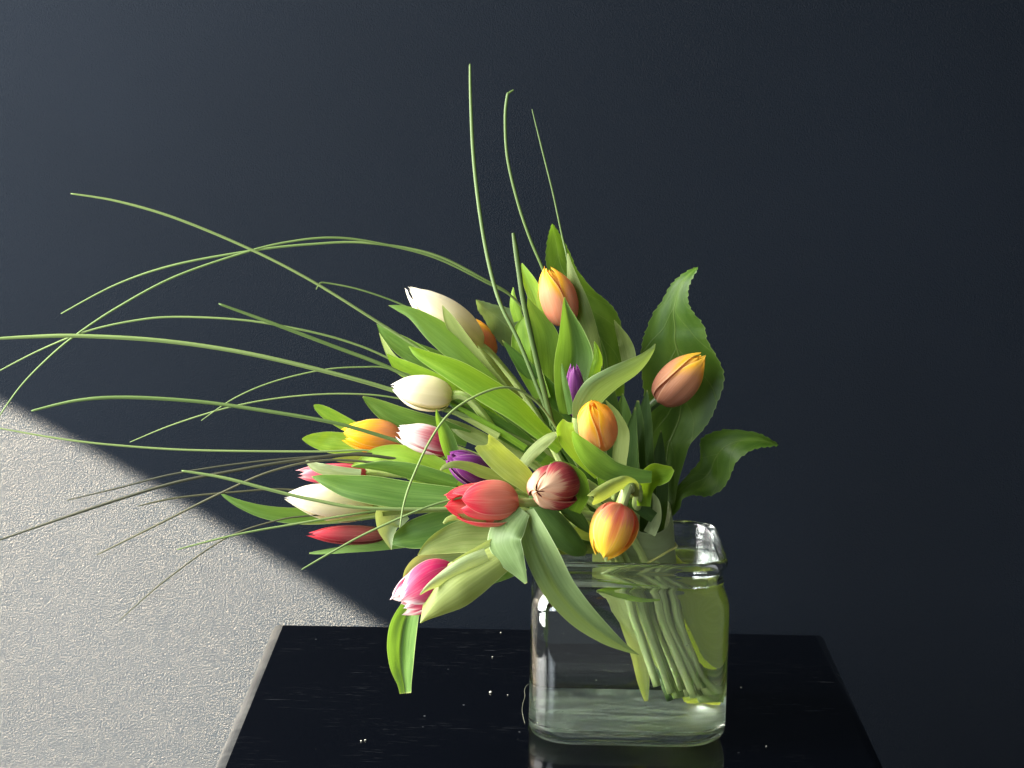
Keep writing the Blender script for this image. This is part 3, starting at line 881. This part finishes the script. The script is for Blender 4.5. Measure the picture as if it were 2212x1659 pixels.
# leaves deep inside the bunch
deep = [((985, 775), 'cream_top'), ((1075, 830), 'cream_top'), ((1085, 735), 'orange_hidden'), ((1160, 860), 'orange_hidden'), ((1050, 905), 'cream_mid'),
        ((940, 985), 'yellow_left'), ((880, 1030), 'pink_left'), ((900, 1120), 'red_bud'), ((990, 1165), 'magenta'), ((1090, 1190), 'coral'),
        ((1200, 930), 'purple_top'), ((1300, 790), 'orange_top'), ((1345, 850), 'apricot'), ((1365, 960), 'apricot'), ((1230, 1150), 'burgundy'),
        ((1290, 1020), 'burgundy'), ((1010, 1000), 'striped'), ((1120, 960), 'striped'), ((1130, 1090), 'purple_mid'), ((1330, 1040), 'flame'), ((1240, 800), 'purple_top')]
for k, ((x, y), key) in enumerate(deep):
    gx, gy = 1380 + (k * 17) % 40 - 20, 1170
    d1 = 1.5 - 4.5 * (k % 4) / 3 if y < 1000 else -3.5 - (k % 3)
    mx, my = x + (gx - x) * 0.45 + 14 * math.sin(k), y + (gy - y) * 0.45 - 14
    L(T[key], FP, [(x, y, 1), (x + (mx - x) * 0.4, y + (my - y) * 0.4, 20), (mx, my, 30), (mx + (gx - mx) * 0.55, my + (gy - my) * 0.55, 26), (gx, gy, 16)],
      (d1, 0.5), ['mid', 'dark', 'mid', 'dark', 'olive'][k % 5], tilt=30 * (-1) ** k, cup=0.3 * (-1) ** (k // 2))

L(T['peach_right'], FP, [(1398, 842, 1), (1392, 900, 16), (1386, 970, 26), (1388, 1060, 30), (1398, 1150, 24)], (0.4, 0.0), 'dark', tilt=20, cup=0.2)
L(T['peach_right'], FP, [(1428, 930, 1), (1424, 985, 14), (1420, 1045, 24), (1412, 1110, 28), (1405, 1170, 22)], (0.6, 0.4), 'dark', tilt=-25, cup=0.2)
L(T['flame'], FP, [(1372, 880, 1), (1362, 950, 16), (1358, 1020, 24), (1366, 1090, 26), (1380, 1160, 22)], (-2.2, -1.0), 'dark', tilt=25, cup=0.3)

# leaf bases standing in the water
L(T['peach_right'], FP, [(1500, 1484, 22), (1490, 1420, 40), (1465, 1340, 48), (1435, 1260, 42), (1400, 1180, 28)], (3.2, 0.5), 'base_yellow', tilt=-25, cup=0.3)
L(T['apricot'], FP, [(1514, 1490, 40), (1512, 1430, 46), (1498, 1340, 54), (1450, 1255, 46), (1400, 1170, 24)], (3.8, 0.5), 'base_yellow', tilt=15, cup=0.3)
L(T['orange_top'], FP, [(1535, 1470, 6), (1530, 1400, 20), (1505, 1320, 30), (1460, 1245, 28), (1400, 1170, 20)], (-1.0, 0.5), 'base_yellow', tilt=55, cup=0.3)
L(T['burgundy'], FP, [(1440, 1460, 3), (1405, 1390, 15), (1355, 1320, 22), (1308, 1262, 24), (1300, 1170, 20)], (-2.8, -1.4), 'base', tilt=-25, cup=0.3)
L(T['coral'], FP, [(1462, 1482, 6), (1430, 1400, 14), (1385, 1310, 18), (1345, 1240, 20), (1335, 1160, 18)], (1.4, 0.6), 'base', tilt=30, cup=0.3)
L(T['magenta'], FP, [(1392, 1492, 4), (1386, 1450, 13), (1374, 1390, 16), (1350, 1300, 20), (1335, 1180, 20)], (1.6, 0.6), 'base', tilt=10, cup=0.3)
L(T['cream_top'], FP, [(1480, 1490, 10), (1464, 1420, 22), (1440, 1330, 24), (1400, 1240, 24), (1370, 1165, 20)], (2.2, 0.8), 'base_yellow', tilt=-35, cup=0.3)
L(T['flame'], FP, [(1448, 1492, 2), (1432, 1440, 7), (1405, 1360, 12), (1372, 1280, 14), (1350, 1180, 14)], (-3.2, -1.0), 'bright', tilt=20, cup=0.3)
L(T['striped'], FP, [(1425, 1300, 2), (1385, 1300, 5), (1340, 1290, 8), (1290, 1268, 7)], (-4.2, -3.6), 'bright', tilt=20, cup=0.3)

# ------------------------------------------------------------------ large lobed leaves
ar = empty('lobed_leaf', at(1425, 1150, 2.0))
tag(ar, 'large dark green lobed leaf with toothed edge rising behind the peach tulip', 'leaf', 'broad leaves in the bouquet')


def z(fr, rows, dl, dr, dl1=None, dr1=None):
    ox, oy, f = fr
    n = len(rows) - 1
    dl1 = dl if dl1 is None else dl1
    dr1 = dr if dr1 is None else dr1
    return [(ox + a * f, oy + b * f, dl + (dl1 - dl) * i / n, ox + c * f, oy + e * f, dr + (dr1 - dr) * i / n) for i, (a, b, c, e) in enumerate(rows)]


edge_leaf('lobe', z(Z3, [(930, 312, 931, 313), (850, 345, 905, 362), (760, 410, 862, 440), (700, 480, 845, 520), (640, 590, 848, 610), (570, 690, 890, 690), (510, 830, 975, 800),
                         (480, 920, 1000, 910), (468, 1030, 1075, 1040), (472, 1150, 1132, 1170), (485, 1280, 1130, 1290), (505, 1400, 1080, 1430), (525, 1540, 1030, 1550),
                         (515, 1660, 950, 1665), (510, 1770, 865, 1765), (520, 1880, 828, 1872), (532, 2060, 772, 2060), (560, 2240, 740, 2230), (600, 2420, 690, 2370)],
                    3.4, 2.6, 2.6, 1.4), ARALIA, ar, cup=0.10, crease=0.05, wave=0.05, serrate=3.6, cols=15, seed=4.4)
edge_leaf('lobe', z(Z6, [(2027, 446, 2027, 448), (1930, 385, 1945, 458), (1820, 340, 1850, 470), (1600, 315, 1750, 510), (1440, 345, 1650, 600), (1350, 405, 1590, 740), (1345, 500, 1520, 840),
                         (1335, 595, 1400, 890), (1250, 690, 1290, 882), (1150, 800, 1190, 920), (1050, 910, 1165, 1000), (980, 1060, 1080, 1090)],
                    1.6, 0.4, 2.2, 1.2), ARALIA, ar, cup=0.30, crease=0.05, wave=0.10, serrate=3.4, cols=15, seed=9.1)
tube('stalk', [at(1430, 1118, 2.0), at(1440, 1200, 1.6), at(1462, 1320, 1.4), at(1490, 1470, 1.6)], [0.0028, 0.003, 0.003, 0.003], STEM, ar)

al = empty('broad_leaf', at(1300, 1000, 4.0))
tag(al, 'tall green toothed leaf standing behind the topmost orange tulip', 'leaf', 'broad leaves in the bouquet')
edge_leaf('blade', z(Z2, [(650, 71, 651, 72), (625, 150, 700, 140), (606, 240, 770, 260), (592, 380, 832, 390), (605, 480, 880, 500), (640, 620, 1030, 685), (700, 780, 1150, 785),
                          (760, 960, 1235, 880), (850, 1150, 1290, 1010), (960, 1330, 1330, 1200), (1020, 1500, 1330, 1420), (1100, 1700, 1320, 1680)],
                     4.2, 5.4, 2.6, 3.0), ARALIA, al, cup=-0.25, crease=-0.05, wave=0.10, serrate=2.2, cols=15, seed=2.2)
tube('stalk', [at(1322, 860, 2.9), at(1350, 1000, 2.2), at(1390, 1160, 1.4), at(1440, 1300, 1.6), at(1515, 1480, 2.2)], [0.002] + [0.0026] * 4, STEM, al)

sl_ = empty('broad_leaf', at(1130, 800, 2.4))
tag(sl_, 'small toothed leaf right of the topmost cream tulip', 'leaf', 'broad leaves in the bouquet')
edge_leaf('blade', z(Z2, [(-62, 782, -61, 783), (-40, 880, 10, 800), (10, 950, 110, 830), (70, 1060, 240, 860), (160, 1180, 350, 920), (265, 1285, 420, 1040), (340, 1450, 480, 1300)],
                     1.4, 2.6, 2.0, 2.2), ARALIA_PALE, sl_, cup=0.35, wave=0.12, serrate=1.6, seed=6.0)
tube('stalk', [at(1135, 790, 2.2), at(1230, 960, 2.0), at(1370, 1150, 1.0), at(1420, 1300, 1.0), at(1480, 1485, 0.5)], [0.0012] + [0.002] * 4, STEM, sl_)

# leaf wrapped round the stalks at the jar's mouth, with its band
WA, WB = at(1418, 1300, 0.2), at(1372, 1110, 0.2)


def sleeve(name, t0, t1, r0, r1, a0, a1, mat, nr=14, nc=30, wavy=0.0, parent=None, **kw):
    ax = (WB - WA)
    zz = ax.normalized()
    xx = (Vector((1, 0, 0)) - zz * zz.x).normalized()
    yy = zz.cross(xx)
    verts, uvs = [], []
    for i in range(nr):
        s = i / (nr - 1)
        for j in range(nc):
            q = j / (nc - 1)
            a = a0 + (a1 - a0) * q
            t = t0 + (t1 - t0) * s + wavy * s * math.sin(a * 2.3 + 0.7)
            r = (r0 + (r1 - r0) * s ** 1.5) * (1 + 0.05 * noise.noise(Vector((math.cos(a), math.sin(a), s * 2)))) + 0.0006 * q
            verts.append(WA + ax * t + (xx * math.cos(a) + yy * math.sin(a)) * r)
            uvs.append((s, q))
    return build(name, verts, grid(nr, nc), mat, parent, uvs, **kw)


wr = sleeve('wrapping_leaf', 0.05, 0.92, 0.0185, 0.0245, R(-200), R(75), LEAF['pale'], wavy=0.10, origin=WA)
tag(wr, 'pale grey green leaf wrapped round the stalks at the mouth of the jar', 'leaf', 'broad leaves in the bouquet')


def band_mat():
    nt = NT('yellow_band')
    p = nt.n('BsdfPrincipled')
    s = nt.noise(nt.n('TexCoord').outputs['Object'], 400, 2)
    nt.link(nt.mix(s, (0.42, 0.45, 0.10), (0.60, 0.60, 0.20)), p.inputs['Base Color'])
    p.inputs['Roughness'].default_value = 0.5
    nt.link(p.outputs[0], nt.out.inputs[0])
    return nt.m


axw = (WB - WA)
zz = axw.normalized()
xx = (Vector((1, 0, 0)) - zz * zz.x).normalized()
yy = zz.cross(xx)
bp = [WA + axw * (0.55 + 0.03 * math.sin(k)) + (xx * math.cos(k * math.pi / 8) + yy * math.sin(k * math.pi / 8)) * 0.0226 for k in range(17)]
bp[-1] = bp[0].copy()
band = tube('rubber_band', bp, [0.0009] * 17, band_mat(), cap=False, sides=6, per=4)
tag(band, 'thin yellow band tied round the leaf wrapped stalks', 'band')

# ------------------------------------------------------------------ grass blades


def blade(fr, pts, hw, d, label, mat=GRASS, taper=True):
    """pts: (x, y) from the free end to the root"""
    ox, oy, f = fr
    P = [(ox + x * f, oy + y * f) for x, y in pts]
    n = len(P)
    dd = [d[0] + (d[1] - d[0]) * (i / (n - 1)) for i in range(n)]
    c = catmull([(x, y, q) for (x, y), q in zip(P, dd)], 9)
    m = len(c)
    verts, uvs = [], []
    for i, (x, y, q) in enumerate(c):
        a, b = c[max(i - 1, 0)], c[min(i + 1, m - 1)]
        tx, ty = b[0] - a[0], b[1] - a[1]
        l = math.hypot(tx, ty) or 1
        px, py = -ty / l, tx / l
        s = i / (m - 1)
        w = hw * (0.46 + 0.30 * min(1, s * 5) + 0.10 * s)
        if i == 0 and taper:
            w *= 0.55
        for j in range(7):                 # a closed, keeled ribbon about half as thick as wide
            an = 2 * math.pi * j / 6
            cx, sx = math.cos(an), math.sin(an)
            verts.append(at(x + px * w * cx, y + py * w * cx, q + w * PXCM * (0.40 * sx + 0.45 * abs(cx))))
            uvs.append((j / 6, s * 4))
    faces = grid(m, 7)
    faces.append((5, 4, 3, 2, 1, 0))
    k = (m - 1) * 7
    faces.append(tuple(k + j for j in range(6)))
    o = build('grass_blade', verts, faces, mat, None, uvs, origin=verts[-1])
    return tag(o, label, 'grass blade', 'long grass blades in the bouquet')


blade(GU, [(362, 146), (600, 185), (900, 272), (1280, 430), (1600, 595), (1930, 800), (2180, 960), (2600, 1230)], 3.6, (-3, -1), 'long grass blade ending highest at the left, crossing the arching pair')
blade(GU, [(312, 762), (600, 610), (900, 510), (1300, 437), (1600, 405), (1870, 398), (2212, 455), (2480, 585), (2640, 690), (2760, 900), (2900, 1200)], 3.2, (1, 2), 'arching grass blade with a blunt end, shorter of the high arching pair')
blade(GU, [(-40, 1340), (100, 1140), (250, 985), (390, 870), (600, 730), (900, 570), (1280, 440), (1500, 390), (1700, 372), (1900, 393), (2212, 468), (2480, 595), (2640, 690), (2760, 880), (2880, 1150)], 3.0, (-3, 1.6), 'pale arching grass blade curving down past the left edge into the sun patch')
blade(GU, [(-60, 892), (150, 880), (400, 875), (800, 897), (1200, 952), (1600, 1040), (2000, 1150), (2400, 1290), (2760, 1450)], 5.6, (-6, -3), 'broad grass blade reaching level to the left picture edge')
blade(GU, [(-60, 1085), (200, 950), (450, 850), (700, 795), (900, 778), (1200, 790), (1450, 825), (1750, 895), (2010, 1000), (2400, 1230)], 2.8, (-2, -1.5), 'thin grass blade arching below the broad blade to the left edge')
blade(GU, [(1120, 710), (1400, 812), (1700, 925), (2010, 1045), (2300, 1200), (2700, 1420)], 5.0, (-4, -2), 'stout grass blade with cut end, halfway up the left side')
blade(GU, [(1620, 638), (1635, 615), (1665, 603), (1850, 640), (2070, 720), (2300, 850)], 2.2, (-1, 0), 'short thin grass blade with hooked tip left of the topmost cream tulip')
blade(GU, [(1030, 1310), (1200, 1195), (1400, 1110), (1650, 1050), (1850, 1035), (2010, 1046), (2300, 1150)], 2.0, (-3, -2), 'thin grass blade dropping steeply at its end, above the yellow tulip')
blade(GU, [(665, 1420), (900, 1325), (1200, 1235), (1500, 1185), (1800, 1172), (2060, 1200), (2400, 1300)], 2.1, (-3, -2), 'thin grass blade arching just under the level cream tulip')
blade(GU, [(160, 1260), (400, 1205), (650, 1190), (1000, 1210), (1300, 1250), (1700, 1318), (2010, 1405), (2250, 1480)], 4.8, (-7, -4.6), 'broad grass blade crossing the yellow tulip, its end before the sun patch')
blade(GL, [(-40, 366), (300, 425), (600, 460), (1000, 485), (1600, 492), (1900, 488), (2300, 540)], 2.7, (-6, -4.8), 'straight grass blade running level under the yellow tulip')
blade(GL, [(340, 742), (600, 680), (900, 605), (1300, 545), (1700, 512), (1900, 502), (2300, 560)], 2.5, (-6, -5), 'thin grass blade, uppermost of the drooping ones ending in the sun patch', GRASS_SHADED)
blade(GL, [(-60, 965), (300, 840), (600, 740), (900, 650), (1200, 590), (1500, 540), (1850, 508), (2300, 580)], 4.0, (-8, -5.4), 'long drooping grass blade leaving the left edge across the sun patch', GRASS_SHADED)
blade(GL, [(495, 1022), (800, 870), (1120, 710), (1400, 590), (1700, 535), (2100, 570)], 3.0, (-7, -5.4), 'drooping grass blade crossing the pointed leaf tip at the left', GRASS_SHADED)
blade(GL, [(705, 772), (900, 730), (1200, 700), (1470, 686), (1800, 730)], 2.6, (-7, -5), 'short level grass blade ending in the sun patch above the leaf tip', GRASS_SHADED)
blade(GL, [(610, 1358), (850, 1150), (1150, 940), (1400, 850), (1600, 820), (2000, 800)], 2.2, (-8, -5.6), 'steepest grass blade, ending lowest in the sun patch', GRASS_SHADED)
blade(GL, [(905, 995), (1200, 920), (1500, 865), (1900, 800), (2250, 765)], 2.8, (-8, -7), 'short grass blade under the long cream tulip ending in the sun patch')
blade(GL, [(930, 590), (1150, 627), (1400, 692), (1600, 738), (1850, 780), (2250, 785), (2600, 760)], 4.6, (-8.6, -8.8), 'stout grass blade lying across the long cream tulip')
blade(GL, [(1545, 1097), (1700, 1008), (1900, 900), (2200, 772), (2420, 715)], 3.0, (-11.6, -11), 'grass blade slanting up to the coral red tulip from below the red bud')
blade(FP, [(864, 1141), (872, 1090), (890, 1035), (930, 950), (975, 890), (1040, 850), (1098, 837), (1150, 860), (1192, 910), (1250, 1010)], 3.2, (-12.4, -6), 'bowed grass blade arching over the centre leaves and hanging down')
blade(GT, [(250, 85), (254, 300), (270, 650), (300, 950), (345, 1250), (400, 1500), (460, 1680), (570, 1900), (690, 2200), (820, 2520)], 5.0, (2, -3.4), 'tallest upright grass blade with a blunt end')
blade(GT, [(536, 256), (508, 274), (493, 300), (480, 450), (495, 700), (560, 980), (640, 1220), (720, 1410), (800, 1620)], 4.0, (3, 2.4), 'upright grass blade with a bent dry tip, second tallest')
blade(GT, [(655, 380), (720, 640), (790, 920), (850, 1200), (885, 1350), (930, 1600)], 2.5, (3.6, 2.6), 'thin upright grass blade leaning left before the tall toothed leaf')
blade(GT, [(532, 1190), (548, 1290), (570, 1440), (600, 1640), (680, 2000), (790, 2450)], 7.0, (-4.6, -5.2), 'short thick dark upright grass blade left of the topmost orange tulip', GRASS_DARK, taper=False)

# ------------------------------------------------------------------ specks on the table


def plain(name, c, rough=0.7):
    nt = NT(name)
    p = nt.n('BsdfPrincipled')
    s = nt.noise(nt.n('TexCoord').outputs['Object'], 900, 2)
    nt.link(nt.mix(s, tuple(v * 0.75 for v in c), c), p.inputs['Base Color'])
    p.inputs['Roughness'].default_value = rough
    nt.link(p.outputs[0], nt.out.inputs[0])
    return nt.m


CRUMB = plain('white_crumb', (0.42, 0.41, 0.34))
for px, py, s, lab in [(1060, 1497, 0.0014, 'white crumb on the table below the drooping magenta tulip, largest of all'), (1097, 1502, 0.0007, 'tiny white crumb right of the largest crumb'),
                       (780, 1602, 0.0009, 'left one of two touching pale crumbs near the table front'), (789, 1600, 0.0009, 'right one of two touching pale crumbs near the table front'),
                       (1064, 1420, 0.0008, 'tiny white crumb on the table beside the jar, halfway back'), (1082, 1367, 0.0007, 'tiny white crumb near the rear table edge'),
                       (2900 * 0.5486 + 10, 2690 * 0.5486 + 10, 0.0007, 'tiny pale crumb on the table right of the jar'), (1655, 1613, 0.0007, 'tiny pale crumb near the front right of the table')]:
    g = ground(px, py, 0.0)
    bm = bmesh.new()
    bmesh.ops.create_icosphere(bm, subdivisions=2, radius=s * 0.62)
    for v in bm.verts:
        v.co *= 1 + 0.5 * noise.noise(v.co * 900 + Vector((px, py, 0)))
        v.co.z *= 0.7
        v.co.x *= 1.3
    o = bm_obj('crumb', bm, CRUMB)
    o.location = g + Vector((0, 0, s * 0.55))
    tag(o, lab, 'crumb', 'pale crumbs on the table')

tp = [(1146, 1476), (1137, 1482), (1133, 1492), (1134, 1504), (1130, 1518), (1128, 1535), (1131, 1552), (1134, 1562)]
th = tube('thread', [ground(x, y, 0.0006) for x, y in tp], [0.00016] * len(tp), plain('pale_thread', (0.15, 0.16, 0.11)), sides=6, per=5, origin=ground(1133, 1500))
tag(th, 'fine pale curly thread lying on the table left of the jar', 'thread')
